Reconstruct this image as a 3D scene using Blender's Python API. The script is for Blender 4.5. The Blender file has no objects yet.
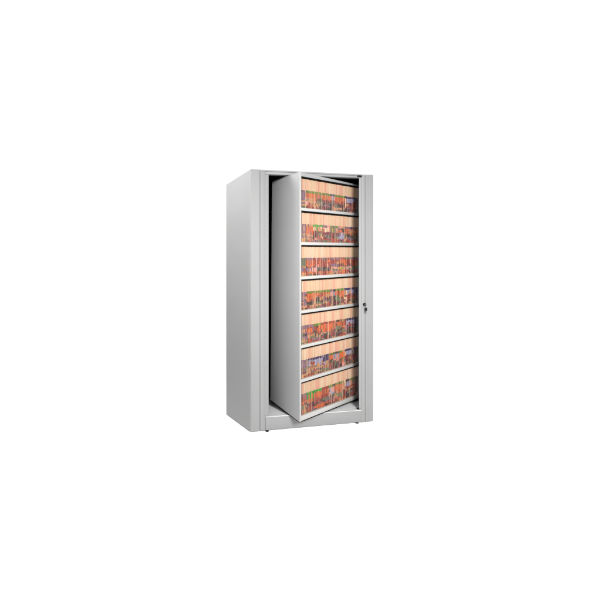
import bpy, bmesh, math, random
from mathutils import Vector, Matrix

random.seed(11)
S = bpy.context.scene
C = S.collection

# ------------------------------------------------------------------ materials
def srgb(r, g, b):
    f = lambda c: (c / 255 / 12.92) if c <= 10 else ((c / 255 + 0.055) / 1.055) ** 2.4
    return (f(r), f(g), f(b))

def mat(name, col, rough=0.5, metal=0.0, spec=0.5, var=0.0, vscale=40.0, bump=0.0, bscale=900.0, stretch=(1, 1, 1)):
    m = bpy.data.materials.new(name)
    m.use_nodes = True
    nt = m.node_tree
    b = nt.nodes['Principled BSDF']
    b.inputs['Base Color'].default_value = (*col, 1)
    b.inputs['Roughness'].default_value = rough
    b.inputs['Metallic'].default_value = metal
    b.inputs['Specular IOR Level'].default_value = spec
    if var or bump:
        tc = nt.nodes.new('ShaderNodeTexCoord')
        mp = nt.nodes.new('ShaderNodeMapping')
        mp.inputs['Scale'].default_value = stretch
        nt.links.new(tc.outputs['Object'], mp.inputs['Vector'])
    if var:
        n = nt.nodes.new('ShaderNodeTexNoise')
        n.inputs['Scale'].default_value = vscale
        n.inputs['Detail'].default_value = 4
        nt.links.new(mp.outputs['Vector'], n.inputs['Vector'])
        r = nt.nodes.new('ShaderNodeValToRGB')
        r.color_ramp.elements[0].position = 0.3
        r.color_ramp.elements[1].position = 0.7
        r.color_ramp.elements[0].color = (*[c * (1 - var) for c in col], 1)
        r.color_ramp.elements[1].color = (*[min(1, c * (1 + var)) for c in col], 1)
        nt.links.new(n.outputs['Fac'], r.inputs['Fac'])
        nt.links.new(r.outputs['Color'], b.inputs['Base Color'])
    if bump:
        n2 = nt.nodes.new('ShaderNodeTexNoise')
        n2.inputs['Scale'].default_value = bscale
        n2.inputs['Detail'].default_value = 2
        nt.links.new(mp.outputs['Vector'], n2.inputs['Vector'])
        bp = nt.nodes.new('ShaderNodeBump')
        bp.inputs['Strength'].default_value = bump
        bp.inputs['Distance'].default_value = 0.0006
        nt.links.new(n2.outputs['Fac'], bp.inputs['Height'])
        nt.links.new(bp.outputs['Normal'], b.inputs['Normal'])
    return m

PAINT_A = 0.119
M_PAINT = mat('grey_powder_coat', (PAINT_A, PAINT_A * 1.0, PAINT_A * 0.995), 0.55, spec=0.18, var=0.02, vscale=3, bump=0.12)
M_CARO = mat('light_grey_powder_coat', (PAINT_A * 1.09,) * 3, 0.55, spec=0.18, var=0.02, vscale=3, bump=0.12)
M_LIP = mat('white_shelf_enamel', (0.174, 0.170, 0.163), 0.45, spec=0.35)
M_PAN = mat('pale_floor_enamel', (0.30, 0.30, 0.30), 0.5, spec=0.3, var=0.03, vscale=6, bump=0.1)
M_BLACK = mat('shade_black', (0.003, 0.003, 0.003), 0.9, spec=0.0)  # flat black for the shade inside the cabinet and in its gaps
M_RUBBER = mat('black_rubber', (0.005, 0.005, 0.005), 0.7, spec=0.08)
M_STEEL = mat('steel', (0.16, 0.16, 0.165), 0.35, metal=1.0)
M_SCREW = mat('dark_screw', (0.06, 0.06, 0.06), 0.5)
M_GROUND = mat('white_sweep', (0.95, 0.95, 0.95), 0.9, spec=0.0, var=0.004, vscale=2)

# ------------------------------------------------------------------ mesh helpers
def hexa(bm, p, bevel=0.0, seg=2):
    """p: 8 points, bottom ring then top ring, both counter-clockwise from above."""
    vs = [bm.verts.new(q) for q in p]
    fs = [(3, 2, 1, 0), (4, 5, 6, 7), (0, 1, 5, 4), (1, 2, 6, 5), (2, 3, 7, 6), (3, 0, 4, 7)]
    faces = [bm.faces.new([vs[i] for i in f]) for f in fs]
    if bevel:
        es = list({e for f in faces for e in f.edges})
        bmesh.ops.bevel(bm, geom=es, offset=bevel, segments=seg, profile=0.5, affect='EDGES')

def box(bm, x0, x1, y0, y1, z0, z1, bevel=0.0, seg=2):
    hexa(bm, [(x0, y0, z0), (x1, y0, z0), (x1, y1, z0), (x0, y1, z0),
              (x0, y0, z1), (x1, y0, z1), (x1, y1, z1), (x0, y1, z1)], bevel, seg)

def prism(bm, poly, z0, z1, caps=True):
    """poly counter-clockwise seen from above."""
    a = [bm.verts.new((x, y, z0)) for x, y in poly]
    b = [bm.verts.new((x, y, z1)) for x, y in poly]
    n = len(poly)
    for i in range(n):
        j = (i + 1) % n
        bm.faces.new((a[i], a[j], b[j], b[i]))
    if caps:
        bm.faces.new(b)
        bm.faces.new(list(reversed(a)))

def disc(bm, c, r0, r1, h, axis='Y', seg=24, bevel=0.0):
    res = bmesh.ops.create_cone(bm, cap_ends=True, segments=seg, radius1=r0, radius2=r1, depth=h)
    vs = res['verts']
    if axis == 'Y':   # +axis end looks towards -Y (the viewer's side)
        bmesh.ops.rotate(bm, verts=vs, cent=(0, 0, 0), matrix=Matrix.Rotation(math.radians(90), 3, 'X'))
    bmesh.ops.translate(bm, verts=vs, vec=c)

def torus(bm, c, R, r, plane='XZ', n=28, k=10):
    rings = []
    for i in range(n):
        a = 2 * math.pi * i / n
        ring = []
        for j in range(k):
            b = 2 * math.pi * j / k
            d = R + r * math.cos(b)
            q = (d * math.cos(a), r * math.sin(b), d * math.sin(a)) if plane == 'XZ' else (r * math.sin(b), d * math.cos(a), d * math.sin(a))
            ring.append(bm.verts.new((c[0] + q[0], c[1] + q[1], c[2] + q[2])))
        rings.append(ring)
    for i in range(n):
        for j in range(k):
            bm.faces.new((rings[i][j], rings[(i + 1) % n][j], rings[(i + 1) % n][(j + 1) % k], rings[i][(j + 1) % k]))

def obj(name, bm, mats, parent=None, smooth=False, warp=None):
    if warp:
        for v in bm.verts:
            v.co = warp(v.co)
    bmesh.ops.recalc_face_normals(bm, faces=bm.faces[:])
    me = bpy.data.meshes.new(name)
    bm.to_mesh(me)
    bm.free()
    for m in (mats if isinstance(mats, (list, tuple)) else [mats]):
        me.materials.append(m)
    if smooth:
        for p in me.polygons:
            p.use_smooth = True
        try:
            me.set_sharp_from_angle(angle=math.radians(35))
        except Exception:
            pass
    o = bpy.data.objects.new(name, me)
    C.objects.link(o)
    if parent:
        o.parent = parent
    return o

def empty(name, loc=(0, 0, 0)):
    o = bpy.data.objects.new(name, None)
    o.empty_display_size = 0.1
    o.location = loc
    C.objects.link(o)
    return o

# ------------------------------------------------------------------ cabinet
W, H = 1.1385, 2.16
BL = (-0.0966, 0.3622)        # rear left corner in plan
BR = (1.1385, 0.520)          # rear right corner in plan
def wallx(y):                 # the left wall opens out slightly to the rear
    return BL[0] * y / BL[1]

def warp(co):
    """the shell leans a little: its roof and base fall towards the rear."""
    x, y, z = co
    t = max(0.0, min(1.1, y / 0.3622))
    q = max(0.0, min(1.0, x / W))
    top = (0.0125 - 0.0065 * q) * (1 - t) + (-0.0442) * t
    bot = (0.0065 - 0.004 * q) * (1 - t) + (-0.0222) * t
    k = z / H
    return Vector((x, y, z + k * top + (1 - k) * bot))

cab = empty('file_cabinet')
cab['label'] = 'tall light grey rotary filing cabinet with its folder-filled carousel swung partly open'
cab['category'] = 'filing cabinet'

ZC = 2.148                     # underside of the roof cap
# left side panel (wall sheet 18 mm)
t, tr = 0.018, 0.005
bm = bmesh.new()
y0 = 0.030
poly = [(wallx(y0), y0), (wallx(y0) + t, y0), (BL[0] + t, BL[1] - 0.002), (BL[0], BL[1])]
prism(bm, poly, 0, ZC)
obj('side_panel', bm, M_PAINT, cab, warp=warp)
bm = bmesh.new()
prism(bm, [(W - tr, 0.07), (W, 0.07), (W, BR[1]), (W - tr, BR[1] - 0.002)], 0, ZC)
obj('side_panel', bm, M_PAINT, cab, warp=warp)
# back
bm = bmesh.new()
d = 0.018
prism(bm, [(BL[0] + t, BL[1] - d), (W - tr, BR[1] - d), (W - tr, BR[1] - 0.002), (BL[0] + t, BL[1] - 0.002)], 0, ZC)
obj('back_panel', bm, M_PAINT, cab, warp=warp)
# roof cap: thin plate, rounded front corners
def arc(cx, cy, r, a0, a1, n=8):
    return [(cx + r * math.cos(math.radians(a0 + (a1 - a0) * i / n)), cy + r * math.sin(math.radians(a0 + (a1 - a0) * i / n))) for i in range(n + 1)]
R = 0.016
bm = bmesh.new()
prism(bm, [BL] + arc(R * 0.93, R, R, 190, 270) + arc(W - R, R, R, 270, 360) + [BR], ZC, H)
bmesh.ops.bevel(bm, geom=[e for e in bm.edges if all(v.co.z > H - 1e-4 for v in e.verts)], offset=0.003, segments=2, affect='EDGES')
obj('top_panel', bm, M_PAINT, cab, smooth=True, warp=warp)

# corner posts: rounded outer corner, flat facing, groove, middle strip, bevelled inner strip
post = (arc(R * 0.93, R, R, 190, 270) +
        [(0.0785, 0.0), (0.0795, 0.001), (0.0798, 0.009), (0.0838, 0.009), (0.0841, 0.0015), (0.0850, 0.0005),
         (0.1260, 0.0005), (0.1275, 0.0015), (0.1300, 0.006), (0.1330, 0.0065), (0.1585, 0.0065), (0.1615, 0.0085), (0.1622, 0.012),
         (0.1622, 0.055), (0.1500, 0.055), (0.1500, 0.016), (0.020, 0.030), (wallx(0.0305) + 0.001, 0.0298)])
bm = bmesh.new()
prism(bm, post, 0, ZC - 0.0004)
obj('corner_post', bm, M_PAINT, cab, smooth=True, warp=warp)
postr = ([(0.9977, 0.0100), (0.9977, 0.009), (0.9983, 0.0075), (1.001, 0.0065), (1.0150, 0.0065), (1.0165, 0.006), (1.0185, 0.0015), (1.0200, 0.0005),
          (1.0495, 0.0005), (1.0505, 0.0012), (1.0512, 0.0042), (1.0540, 0.0042), (1.0547, 0.001), (1.0558, 0.0)] +
         [(1.077, 0.0), (1.0776, 0.0012), (1.0784, 0.0012), (1.079, 0.0)] +
         arc(W - R, R, R, 270, 360) + [(W, 0.0695), (W - 0.012, 0.0695), (W - 0.010, 0.03), (1.060, 0.013), (0.9990, 0.0110)])
bm = bmesh.new()
prism(bm, postr, 0, ZC - 0.0004)
obj('corner_post', bm, M_PAINT, cab, smooth=True, warp=warp)

# header between the posts
bm = bmesh.new()
hexa(bm, [(0.1305, 0.0022, 2.1240), (1.0165, 0.0022, 2.1300), (1.0165, 0.03, 2.1300), (0.1305, 0.03, 2.1240),
          (0.1305, 0.0022, ZC - 0.0006), (1.0165, 0.0022, ZC - 0.0006), (1.0165, 0.03, ZC - 0.0006), (0.1305, 0.03, ZC - 0.0006)], 0.0025)
obj('header', bm, M_PAINT, cab, smooth=True, warp=warp)

# sill / plinth front, with a paler strip as painted highlight along its top edge
SY = 0.020
def sill_piece(name, m, lo, hi, bev, yf):
    bm = bmesh.new()
    (l0, r0), (l1, r1) = lo, hi
    hexa(bm, [(0.1305, yf, l0), (1.0165, yf, r0), (1.0165, SY, r0), (0.1305, SY, l0),
              (0.1305, yf, l1), (1.0165, yf, r1), (1.0165, SY, r1), (0.1305, SY, l1)], bev, 2)
    return obj(name, bm, m, cab, smooth=True, warp=warp)
sill_piece('sill', M_PAINT, (0.002, 0.002), (0.1080, 0.0998), 0.0008, -0.0015)
sill_piece('sill_highlight', M_PAN, (0.1082, 0.1000), (0.1128, 0.1046), 0.0015, -0.0010)
# floor pan inside
bm = bmesh.new()
FP = [(0.164, 0.0203), (0.996, 0.0203), (0.996, 0.071), (W - tr - 0.003, 0.072), (W - tr - 0.003, BR[1] - d - 0.003), (BL[0] + t + 0.010, BL[1] - d - 0.003), (wallx(0.071) + t + 0.003, 0.071), (0.164, 0.071)]
prism(bm, FP, 0.095, 0.1115)
for v in bm.verts:
    if v.co.z > 0.1:
        v.co.z -= 0.0085 * max(0, min(1.1, (v.co.x - 0.1305) / 0.886))
obj('floor_pan', bm, M_PAN, cab, warp=warp)

# interior shade built in as black sheets: side, back and ceiling, just inside the shell
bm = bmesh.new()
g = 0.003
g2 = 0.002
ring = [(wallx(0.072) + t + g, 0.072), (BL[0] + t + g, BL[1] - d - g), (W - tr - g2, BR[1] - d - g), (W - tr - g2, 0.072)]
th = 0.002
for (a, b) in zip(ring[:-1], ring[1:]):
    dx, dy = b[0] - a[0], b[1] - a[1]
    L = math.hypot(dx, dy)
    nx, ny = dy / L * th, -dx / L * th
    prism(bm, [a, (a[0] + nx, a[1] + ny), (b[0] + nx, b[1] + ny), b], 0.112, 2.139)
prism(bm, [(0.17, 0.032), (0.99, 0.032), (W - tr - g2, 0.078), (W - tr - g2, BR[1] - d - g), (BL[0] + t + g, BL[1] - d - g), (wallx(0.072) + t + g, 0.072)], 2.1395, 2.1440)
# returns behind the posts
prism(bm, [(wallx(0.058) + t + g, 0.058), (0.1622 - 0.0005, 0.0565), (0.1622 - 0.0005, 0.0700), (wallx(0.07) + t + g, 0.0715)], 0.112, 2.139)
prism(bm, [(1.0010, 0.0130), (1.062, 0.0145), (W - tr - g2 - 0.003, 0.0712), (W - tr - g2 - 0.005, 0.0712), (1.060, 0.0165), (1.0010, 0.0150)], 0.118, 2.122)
obj('shade_lining', bm, M_BLACK, cab, warp=warp)

# feet: threaded levelling glides
def foot(x, y, zb, ztop):
    bm = bmesh.new()
    disc(bm, (0, 0, 0.004), 0.0165, 0.0150, 0.008, axis='Z')
    disc(bm, (0, 0, 0.5 * (0.008 + ztop - zb)), 0.006, 0.006, ztop - zb - 0.008, axis='Z', seg=12)
    o = obj('foot', bm, M_RUBBER, cab, smooth=True)
    o.location = (x, y, zb)
    return o
GZ, GS = -0.0085, -0.047       # ground height at the front edge, fall per metre to the rear
gz = lambda y: GZ + GS * y
foot(0.1490, 0.016, gz(0.016), 0.012)
foot(0.9785, 0.016, gz(0.016), 0.010)
foot(0.06, 0.30, gz(0.30), -0.010)
foot(1.05, 0.44, gz(0.44), -0.012)

# black bumper under the cap at the right end of the header
bm = bmesh.new()
box(bm, 0.9750, 1.0160, -0.006, 0.0030, 2.1425, 2.1565, 0.002)
obj('bumper', bm, M_RUBBER, cab, smooth=True)
# screws
for (x, z) in ((0.1455, 0.1180), (1.0040, 0.1140)):
    bm = bmesh.new()
    disc(bm, (x, 0.0055, z), 0.0050, 0.0042, 0.004)
    obj('screw', bm, M_SCREW, cab, smooth=True)

# lock on the right post
LX, LZ = 1.0432, 1.0290
bm = bmesh.new()
disc(bm, (LX, -0.003, LZ), 0.0150, 0.0138, 0.0065)
disc(bm, (LX, -0.0085, LZ), 0.0125, 0.0110, 0.0050)
lock = obj('lock', bm, M_RUBBER, cab, smooth=True)
bm = bmesh.new()
disc(bm, (LX, -0.0118, LZ), 0.0062, 0.0058, 0.0018)
obj('lock_cylinder', bm, M_STEEL, lock, smooth=True)

# ------------------------------------------------------------------ carousel (a part that turns inside the cabinet)
ROT = math.radians(20.04)
E0 = Vector((0.3669, -0.1232, 0.0))
car_dx = Vector((math.cos(ROT), math.sin(ROT), 0))
car_dy = Vector((-math.sin(ROT), math.cos(ROT), 0))
LEN, DEP = 0.800, 0.305
TL = [2.0961, 1.8184, 1.5399, 1.2605, 0.9853, 0.7035, 0.4266]     # shelf undersides at the left end
TR = [2.0863, 1.8148, 1.5396, 1.2643, 0.9891, 0.7157, 0.4424]     # and at the right end
SL, SR = 0.0273, 0.7774
def zline(i, s):
    k = (s - SL) / (SR - SL)
    return TL[i] + (TR[i] - TL[i]) * k
def zbot(s):
    k = (s - SL) / (SR - SL)
    return 0.1215 + 0.021 * k
def ztop(s):
    k = (s - SL) / (SR - SL)
    return 2.1335 - 0.0270 * k

PT, PR = 0.0195, 0.008                    # end panel thickness
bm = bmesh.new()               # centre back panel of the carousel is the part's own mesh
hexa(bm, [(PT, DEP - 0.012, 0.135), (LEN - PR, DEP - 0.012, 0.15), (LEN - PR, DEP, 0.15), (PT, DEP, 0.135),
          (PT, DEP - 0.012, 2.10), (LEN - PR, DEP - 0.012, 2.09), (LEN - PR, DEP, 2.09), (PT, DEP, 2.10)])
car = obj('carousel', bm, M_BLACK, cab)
car.location = E0
car.rotation_euler = (0, 0, ROT)

# end panels: outer steel sheet with a returned, rounded front edge
def end_panel(s0, s1):
    bm = bmesh.new()
    zb0, zb1, zt0, zt1 = zbot(s0), zbot(s1), ztop(s0), ztop(s1)
    hexa(bm, [(s0, 0.0042, zb0 - 0.003), (s1, 0.0042, zb1 - 0.003), (s1, DEP + (0.022 if s0 < 0.1 else 0), zb1 + (0.051 if s0 < 0.1 else 0.012)), (s0, DEP + 0.022, zb0 + 0.051) if s0 < 0.1 else (s0, DEP, zb0 + 0.012),
              (s0, 0.0042, zt0), (s1, 0.0042, zt1), (s1, DEP, zt1 - 0.004), (s0, DEP, zt0 - 0.031 if s0 < 0.1 else zt0 - 0.004)], 0.0012, 2)
    ep = obj('end_panel', bm, M_CARO, car, smooth=True)
    bm = bmesh.new()
    box(bm, s0 + 0.0006, s1 - 0.0006, 0.0, 0.0040, zb0 - 0.002, zt0 - 0.001, 0.0014)
    obj('edge_trim', bm, M_LIP, car, smooth=True)
    return ep
LEFT_END = end_panel(0.0, PT)
end_panel(LEN - PR, LEN)

def shelf(z0f, z1f, plate, m=None):
    """front lip from z0f(s) to z1f(s), a thin plate running back at height plate(s)."""
    bm = bmesh.new()
    a, b = PT + 0.0004, LEN - PR - 0.0004
    hexa(bm, [(a, 0.0012, z0f(a)), (b, 0.0012, z0f(b)), (b, 0.012, z0f(b)), (a, 0.012, z0f(a)),
              (a, 0.0012, z1f(a)), (b, 0.0012, z1f(b)), (b, 0.012, z1f(b)), (a, 0.012, z1f(a))], 0.002, 2)
    hexa(bm, [(a, 0.0125, plate(a)), (b, 0.0125, plate(b)), (b, DEP - 0.0125, plate(b)), (a, DEP - 0.0125, plate(a)),
              (a, 0.0125, plate(a) + 0.003), (b, 0.0125, plate(b) + 0.003), (b, DEP - 0.0125, plate(b) + 0.003), (a, DEP - 0.0125, plate(a) + 0.003)])
    return obj('shelf', bm, m or M_LIP, car, smooth=True)
GAP = 0.0056
LIP = 0.0235
SHELVES = []
SHELVES.append(shelf(lambda s: zline(0, s) + GAP, ztop, lambda s: zline(0, s) + GAP + 0.004, M_CARO))
for i in range(1, 7):
    SHELVES.append(shelf(lambda s, i=i: zline(i, s) + GAP, lambda s, i=i: zline(i, s) + GAP + LIP, lambda s, i=i: zline(i, s) + GAP + 0.002))
# shadow gaps built as black strips: under every shelf lip and down the inside of the left end panel
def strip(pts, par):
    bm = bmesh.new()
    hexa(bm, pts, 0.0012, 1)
    obj('shadow_strip', bm, M_BLACK, car)
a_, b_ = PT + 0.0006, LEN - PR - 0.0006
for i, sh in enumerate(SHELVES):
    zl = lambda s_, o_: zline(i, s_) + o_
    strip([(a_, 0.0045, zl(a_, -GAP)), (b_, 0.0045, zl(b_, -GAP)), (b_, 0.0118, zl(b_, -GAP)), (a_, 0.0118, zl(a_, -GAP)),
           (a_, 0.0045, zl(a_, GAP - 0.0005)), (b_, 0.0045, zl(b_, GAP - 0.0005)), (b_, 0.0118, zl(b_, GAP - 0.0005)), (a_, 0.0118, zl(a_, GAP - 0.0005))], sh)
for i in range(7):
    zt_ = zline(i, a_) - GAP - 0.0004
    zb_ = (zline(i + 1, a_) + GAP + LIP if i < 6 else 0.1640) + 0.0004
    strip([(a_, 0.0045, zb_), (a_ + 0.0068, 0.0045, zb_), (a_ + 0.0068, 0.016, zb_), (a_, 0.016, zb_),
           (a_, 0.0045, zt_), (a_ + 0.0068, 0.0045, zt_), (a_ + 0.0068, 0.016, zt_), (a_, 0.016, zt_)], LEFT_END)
base_top = lambda s: zbot(s) + 0.041 - 0.010 * (s - SL) / (SR - SL)
shelf(zbot, base_top, lambda s: zbot(s) + 0.012)

# black slab painting in the shadow line under the carousel, set back a little from its edges
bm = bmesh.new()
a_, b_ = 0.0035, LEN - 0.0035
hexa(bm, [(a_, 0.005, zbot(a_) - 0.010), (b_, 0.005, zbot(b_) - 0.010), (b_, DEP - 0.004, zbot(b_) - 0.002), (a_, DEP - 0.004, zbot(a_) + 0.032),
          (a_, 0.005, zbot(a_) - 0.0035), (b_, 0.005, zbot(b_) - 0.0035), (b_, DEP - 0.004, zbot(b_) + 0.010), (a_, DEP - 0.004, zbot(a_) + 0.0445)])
obj('shadow_slab', bm, M_BLACK, car)

# ------------------------------------------------------------------ file folders
PAL = {
    'P': ('peach', (250, 200, 160)), 'O': ('orange', (218, 104, 54)), 'R': ('red', (172, 72, 58)),
    'G': ('olive green', (112, 138, 46)), 'L': ('bright green', (62, 158, 46)), 'V': ('mauve', (140, 104, 118)),
    'N': ('navy', (52, 44, 92)), 'B': ('lavender', (168, 160, 186)), 'K': ('dark brown', (76, 58, 56)),
    'T': ('tan', (206, 146, 100)), 'M': ('maroon', (132, 58, 68)), 'S': ('sage', (112, 118, 88)),
    'W': ('pink', (222, 150, 136)), 'Y': ('yellow', (222, 176, 74)),
}
ALB = 0.218
LALB = 0.236
LABMATS, IDX = [], {}
for k, (nm, c) in PAL.items():            # three printings of every sticker colour: faded, normal and deep
    for vi, f_ in enumerate((1.16, 0.94, 0.68)):
        IDX[k, vi] = len(LABMATS)
        LABMATS.append(mat('label_%s_%s' % (nm.replace(' ', '_'), ('faded', 'plain', 'deep')[vi]),
                           tuple(min(0.9, v * LALB * f_) for v in srgb(*c)), 0.55, var=0.2, vscale=300, spec=0.25))
FOLD = [mat('folder_card_' + n, tuple(v * ALB for v in srgb(*c)), 0.75, var=0.05, vscale=60, spec=0.15, stretch=(1, 1, 0.15)) for n, c in
        (('peach', (252, 209, 176)), ('warm', (250, 196, 160)), ('cream', (253, 217, 184)), ('buff', (249, 210, 170)), ('rose', (248, 183, 155)), ('sand', (245, 204, 168)))]

# per shelf: (end of run as a share of the shelf, colours of the five bands top to bottom; several letters = pick one)
TIERS = [
 [(.09, 'V VW V T T'), (.25, 'G O OT TW RT'), (.37, 'G RO KS S KT'), (.49, 'LG O RM KS RM'), (.58, 'N WB KM K WK'), (.75, 'G O OR SK KT'), (.79, 'N P P PW KP'), (.95, 'N B MR MR KM'), (1, 'N NK M K K')],
 [(.08, 'V VW V VT T'), (.21, 'TS O OR T RT'), (.36, 'L PTL KM KMT RW'), (.50, 'WV WP M SW R'), (.60, 'SG KSG MW SK RW'), (.64, 'G WT M S RW'), (.76, 'WT VK VB B RK'), (.97, 'NV OR O TKY KRT'), (1, 'S O R K K')],
 [(.09, 'S SG SO VW RO'), (.28, 'VR OR RO VW OR'), (.50, 'VRM OR RWO WVK OR'), (.66, 'V R OV WT WV'), (.78, 'RV O VMO YT O'), (.90, 'VS RO OYM WK VR'), (1, 'RV R O SK VR')],
 [(.09, 'V VK V VT T'), (.25, 'G O O TK RT'), (.38, 'G RO KT SK MT'), (.49, 'G O RV VK RM'), (.58, 'N WB KS K MK'), (.75, 'G O ORS SK KM'), (.79, 'N P P WP WR'), (.95, 'N B MR RM KS'), (1, 'N NK K M K')],
 [(.11, 'V VK V VT T'), (.22, 'V RV O T RT'), (.33, 'G RO KO KT VT'), (.50, 'R RO KSO SW RK'), (.59, 'RO O O KR RK'), (.69, 'KG O SK VK K'), (.76, 'TS O O S SR'), (.80, 'MN PR WP RW W'), (.95, 'N B MR MKS K'), (1, 'N NK N K K')],
 [(.13, 'V RV V VT T'), (.36, 'N B BT T TS'), (.47, 'NB NB BT TR S'), (.56, 'G OR KR R RM'), (.65, 'NK BW W KS KV'), (.75, 'GT O O SO WK'), (.80, 'N RP RW M W'), (.95, 'N B M RMT KT'), (1, 'N NK K M K')],
 [(.10, 'WV OR O TS TR'), (.36, 'L LO O KRO RO'), (.47, 'RK OR R KSM RO'), (.57, 'KG WB WB MV WR'), (.74, 'G O OR ST RK'), (.78, 'PG P RP R R'), (.85, 'K BW R RM K'), (.97, 'G VW RM MK RK'), (1, 'GK K M K K')],
]
ONES = ['', 'first', 'second', 'third', 'fourth', 'fifth', 'sixth', 'seventh', 'eighth', 'ninth', 'tenth', 'eleventh', 'twelfth', 'thirteenth',
        'fourteenth', 'fifteenth', 'sixteenth', 'seventeenth', 'eighteenth', 'nineteenth']
def ordinal(n):
    if n < 20:
        return ONES[n]
    t_, o_ = divmod(n, 10)
    return ({2: 'twentieth', 3: 'thirtieth', 4: 'fortieth'}[t_] if o_ == 0 else {2: 'twenty-', 3: 'thirty-', 4: 'forty-'}[t_] + ONES[o_])
SHELF = ['top shelf', 'second shelf down', 'third shelf down', 'fourth shelf down', 'fifth shelf down', 'sixth shelf down', 'bottom shelf']

F0, F1, NF = 0.0275, 0.7900, 42
CM = Matrix.Translation(E0) @ Matrix.Rotation(ROT, 4, 'Z')

def nose(w, y):
    """front outline of a folder in plan: its two cover boards, each rounded at the front, with a slit between them."""
    pts = []
    hw = w / 2 - 0.0005
    r = min(0.0022, hw * 0.42)
    for x0 in (-w / 2, 0.0005):
        for i in range(4):
            a = math.radians(180 + 90 * i / 3)
            pts.append((x0 + r + r * math.cos(a), y + r + r * math.sin(a)))
        for i in range(4):
            a = math.radians(270 + 90 * i / 3)
            pts.append((x0 + hw - r + r * math.cos(a), y + r + r * math.sin(a)))
        if x0 < 0:
            pts += [(-0.0005, y + 0.006), (0.0005, y + 0.006)]
    return pts

for i in range(7):
    ws = [random.uniform(0.75, 1.25) for _ in range(NF)]
    tot = sum(ws)
    s = F0
    held, split, lastrun = None, None, None
    for k in range(NF):
        w = (F1 - F0) * ws[k] / tot
        sc = s + w / 2
        s += w
        u = (sc - SL) / (SR - SL)
        zt = zline(i, sc) - GAP - random.uniform(0.0, 0.004)
        zlab = zline(i, sc) - 0.099 + random.uniform(-0.0015, 0.0015)
        if i < 6:
            zl1 = zline(i + 1, sc) + GAP + LIP
            zf0 = zline(i + 1, sc) + GAP + 0.0056
        else:
            zl1 = base_top(sc)
            zf0 = zbot(sc) + 0.0156
        zl0 = zl1 + 0.002
        depth = random.uniform(0.235, 0.25)
        yf = 0.0135 + random.uniform(0, 0.003)
        wb = w - random.uniform(0.0005, 0.0013)
        org = CM @ Vector((sc, 0, zf0))
        # ---- folder body: one card sleeve, top front corner cut down slightly
        bm = bmesh.new()
        hh = zt - zf0
        fp = nose(wb, yf)
        poly = fp + [(wb / 2, yf + depth), (-wb / 2, yf + depth)]
        prism(bm, poly, 0, hh)
        body = obj('file_folder', bm, random.choice(FOLD), smooth=True)
        body.location = org
        body.rotation_euler = (0, 0, ROT)
        # ---- label strip wrapped over the front edge, five coloured bands
        run = next(r for r in TIERS[i] if u <= r[0] + 1e-6 or r[0] == 1)
        fresh = [random.choice(q) for q in run[1].split()]
        if held is None or lastrun is not run:
            held, split = fresh, [None] * 5
        held = [b0 if random.random() < 0.4 else b1 for b0, b1 in zip(held, fresh)]
        lastrun = run
        bands = list(held)
        main = [bands[0], bands[1], bands[3]]
        hgt = zlab - zl0
        shares = [0.13, 0.25, 0.19, 0.21, 0.22]
        shares = [q * random.uniform(0.85, 1.15) for q in shares]
        st = sum(shares)
        cells = []
        z = zlab
        for bi, q in enumerate(shares):
            hz = hgt * q / st
            c = bands[bi]
            if split[bi] is None or random.random() < 0.55:      # digit blocks and stripes printed inside a band, alike on neighbours
                split[bi] = (random.choice('KSVTMRKVRS' if bi > 1 else 'ORT'), random.uniform(0.3, 0.7), random.random() < (0.0, 0.2, 0.6, 0.75, 0.75)[bi])
            c2, f_, on = split[bi]
            if on:
                f_ = min(0.8, max(0.2, f_ + random.uniform(-0.13, 0.13)))
                cells += [(z, z - hz * f_, c), (z - hz * f_, z - hz, c2)]
            else:
                cells.append((z, z - hz, c))
            z -= hz
        bm = bmesh.new()
        wl = wb - random.choice((0.0004, 0.0006, 0.0010, 0.0026))
        lp = nose(wl, yf - 0.0008)
        lp = [(lp[0][0], yf + 0.014)] + lp + [(lp[-1][0], yf + 0.014)]
        base_tone = (random.choice((0, 1, 1, 2)), random.choice((0, 1, 1, 2)))
        for (za, zb_, c) in cells:
            tone = [random.choice((t0_, t0_, t0_, 0, 1, 2)) for t0_ in base_tone]
            sides = [c, c if random.random() < 0.86 else random.choice('KRVSMT')]
            top = [bm.verts.new((x, y, za - zf0)) for x, y in lp]
            bot = [bm.verts.new((x, y, zb_ - zf0)) for x, y in lp]
            for a in range(len(lp) - 1):
                f = bm.faces.new((bot[a], bot[a + 1], top[a + 1], top[a]))
                sd = 0 if lp[a][0] + lp[a + 1][0] < 0 else 1
                f.material_index = IDX[sides[sd], tone[sd]]
        bmesh.ops.remove_doubles(bm, verts=bm.verts[:], dist=0.00005)
        lab = obj('color_label', bm, LABMATS, body, smooth=True)
        names = []
        for c in main:
            n_ = PAL[c][0]
            if n_ not in names:
                names.append(n_)
        body['label'] = 'peach folder, %s bands, %s from left, %s' % (', '.join(names), ordinal(k + 1), SHELF[i])
        body['category'] = 'folder'
        body['group'] = 'file folders on the rotating shelves'

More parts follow.
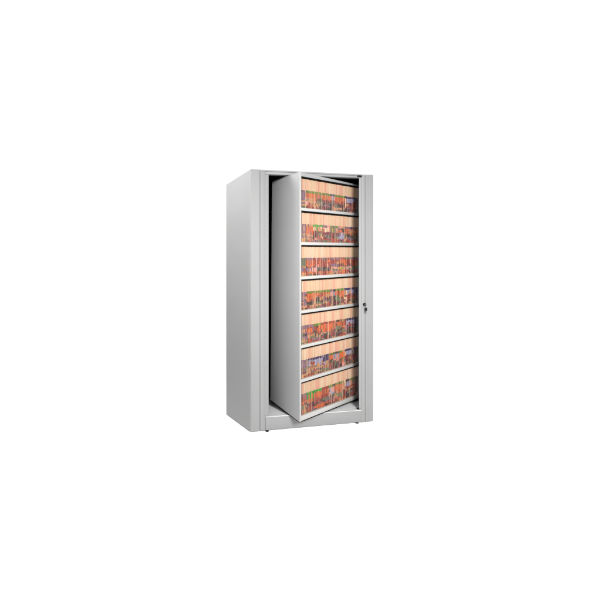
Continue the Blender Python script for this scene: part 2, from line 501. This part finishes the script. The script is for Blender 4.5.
# ------------------------------------------------------------------ key hanging from the lock
key = empty('key', (LX - 0.0035, -0.0205, 0.9545))
key['label'] = 'small key with black head hanging below the lock on the right post'
key['category'] = 'key'
kz = 0.9545
bm = bmesh.new()
torus(bm, (-0.004, 0.0, 1.0180 - kz), 0.0120, 0.0011, 'XZ')
obj('key_ring', bm, M_STEEL, key, smooth=True)
bm = bmesh.new()
n = 20
pl = [(0.0095 * math.cos(2 * math.pi * q / n) + 0.0035, 0.0165 * math.sin(2 * math.pi * q / n)) for q in range(n)]
a = [bm.verts.new((x, -0.0022, 0.9915 - kz + z)) for x, z in pl]
b = [bm.verts.new((x, 0.0022, 0.9915 - kz + z)) for x, z in pl]
bm.faces.new(a); bm.faces.new(b[::-1])
for q in range(n):
    bm.faces.new((a[q], b[q], b[(q + 1) % n], a[(q + 1) % n]))
obj('key_head', bm, M_RUBBER, key, smooth=True)
bm = bmesh.new()
prof = [(-0.0035, 0.0245), (-0.0035, 0.003), (-0.0005, 0.0), (0.0030, 0.002), (0.0045, 0.005), (0.0025, 0.0075), (0.0048, 0.0105), (0.0028, 0.0135), (0.0042, 0.0165), (0.0042, 0.0245)]
a = [bm.verts.new((x + 0.002, -0.0011, z)) for x, z in prof]
b = [bm.verts.new((x + 0.002, 0.0011, z)) for x, z in prof]
bm.faces.new(a); bm.faces.new(b[::-1])
for q in range(len(prof)):
    bm.faces.new((a[q], b[q], b[(q + 1) % len(prof)], a[(q + 1) % len(prof)]))
obj('key_blade', bm, M_STEEL, key)

# ------------------------------------------------------------------ white studio ground
bm = bmesh.new()
G = 60.0
q = [bm.verts.new((x, y, GZ + GS * max(y, -3) if y < 2 else GZ + GS * 2)) for x, y in ()]
rows = [-G, -3.0, 2.0, G]
vs = [[bm.verts.new((x, y, GZ + GS * min(max(y, -3.0), 2.0))) for x in (-G, G)] for y in rows]
for a in range(3):
    bm.faces.new((vs[a][0], vs[a][1], vs[a + 1][1], vs[a + 1][0]))
gr = obj('ground', bm, M_GROUND)
gr['kind'] = 'structure'

# ------------------------------------------------------------------ light: white studio surround + unseen lamps added to tone the cabinet faces
w = bpy.data.worlds.new('World')
S.world = w
w.use_nodes = True
bg = w.node_tree.nodes['Background']
bg.inputs['Color'].default_value = (1, 1, 1, 1)
bg.inputs['Strength'].default_value = 1.13

def area(name, loc, target, sx, sy, power, col=(1, 1, 1), spread=60):
    l = bpy.data.lights.new(name, 'AREA')
    l.shape = 'RECTANGLE'
    l.size, l.size_y = sx, sy
    l.energy = power
    l.color = col
    l.spread = math.radians(spread)
    o = bpy.data.objects.new(name, l)
    C.objects.link(o)
    o.location = loc
    o.rotation_euler = (Vector(target) - Vector(loc)).to_track_quat('-Z', 'Y').to_euler()
    return o
area('fill_side', (-1.35, 0.62, 2.9), (-0.05, 0.2, 1.9), 0.8, 0.8, 24, spread=80)
area('fill_near_camera', (-1.6, -2.9, 2.6), (0.3, 0.0, 1.25), 1.2, 1.2, 14)  # unseen fill, added to brighten what lies inside the opening
area('fill_front', (0.1, -3.8, 3.0), (0.72, 0.0, 1.05), 1.2, 1.2, 84)

# ------------------------------------------------------------------ camera
cam = bpy.data.cameras.new('camera')
co = bpy.data.objects.new('camera', cam)
C.objects.link(co)
co.location = (-1.00162, -2.58763, 1.495)
co.rotation_euler = (math.radians(90), 0, -math.radians(-9.0527))
# the cabinet is yawed 9.05 degrees to the lens axis
co.rotation_euler = (math.radians(90), 0, math.radians(-9.0527))
cam.sensor_width = 36
cam.sensor_fit = 'HORIZONTAL'
cam.lens = 329.0 / 600 * 36
cam.shift_x = (300 - 180.04) / 600
cam.shift_y = -(300 - 251.24) / 600
cam.clip_start = 0.05
cam.clip_end = 300
S.camera = co

S.view_settings.view_transform = 'Standard'
S.view_settings.look = 'None'
S.view_settings.exposure = 0
S.view_settings.gamma = 1
S.cycles.max_bounces = 8
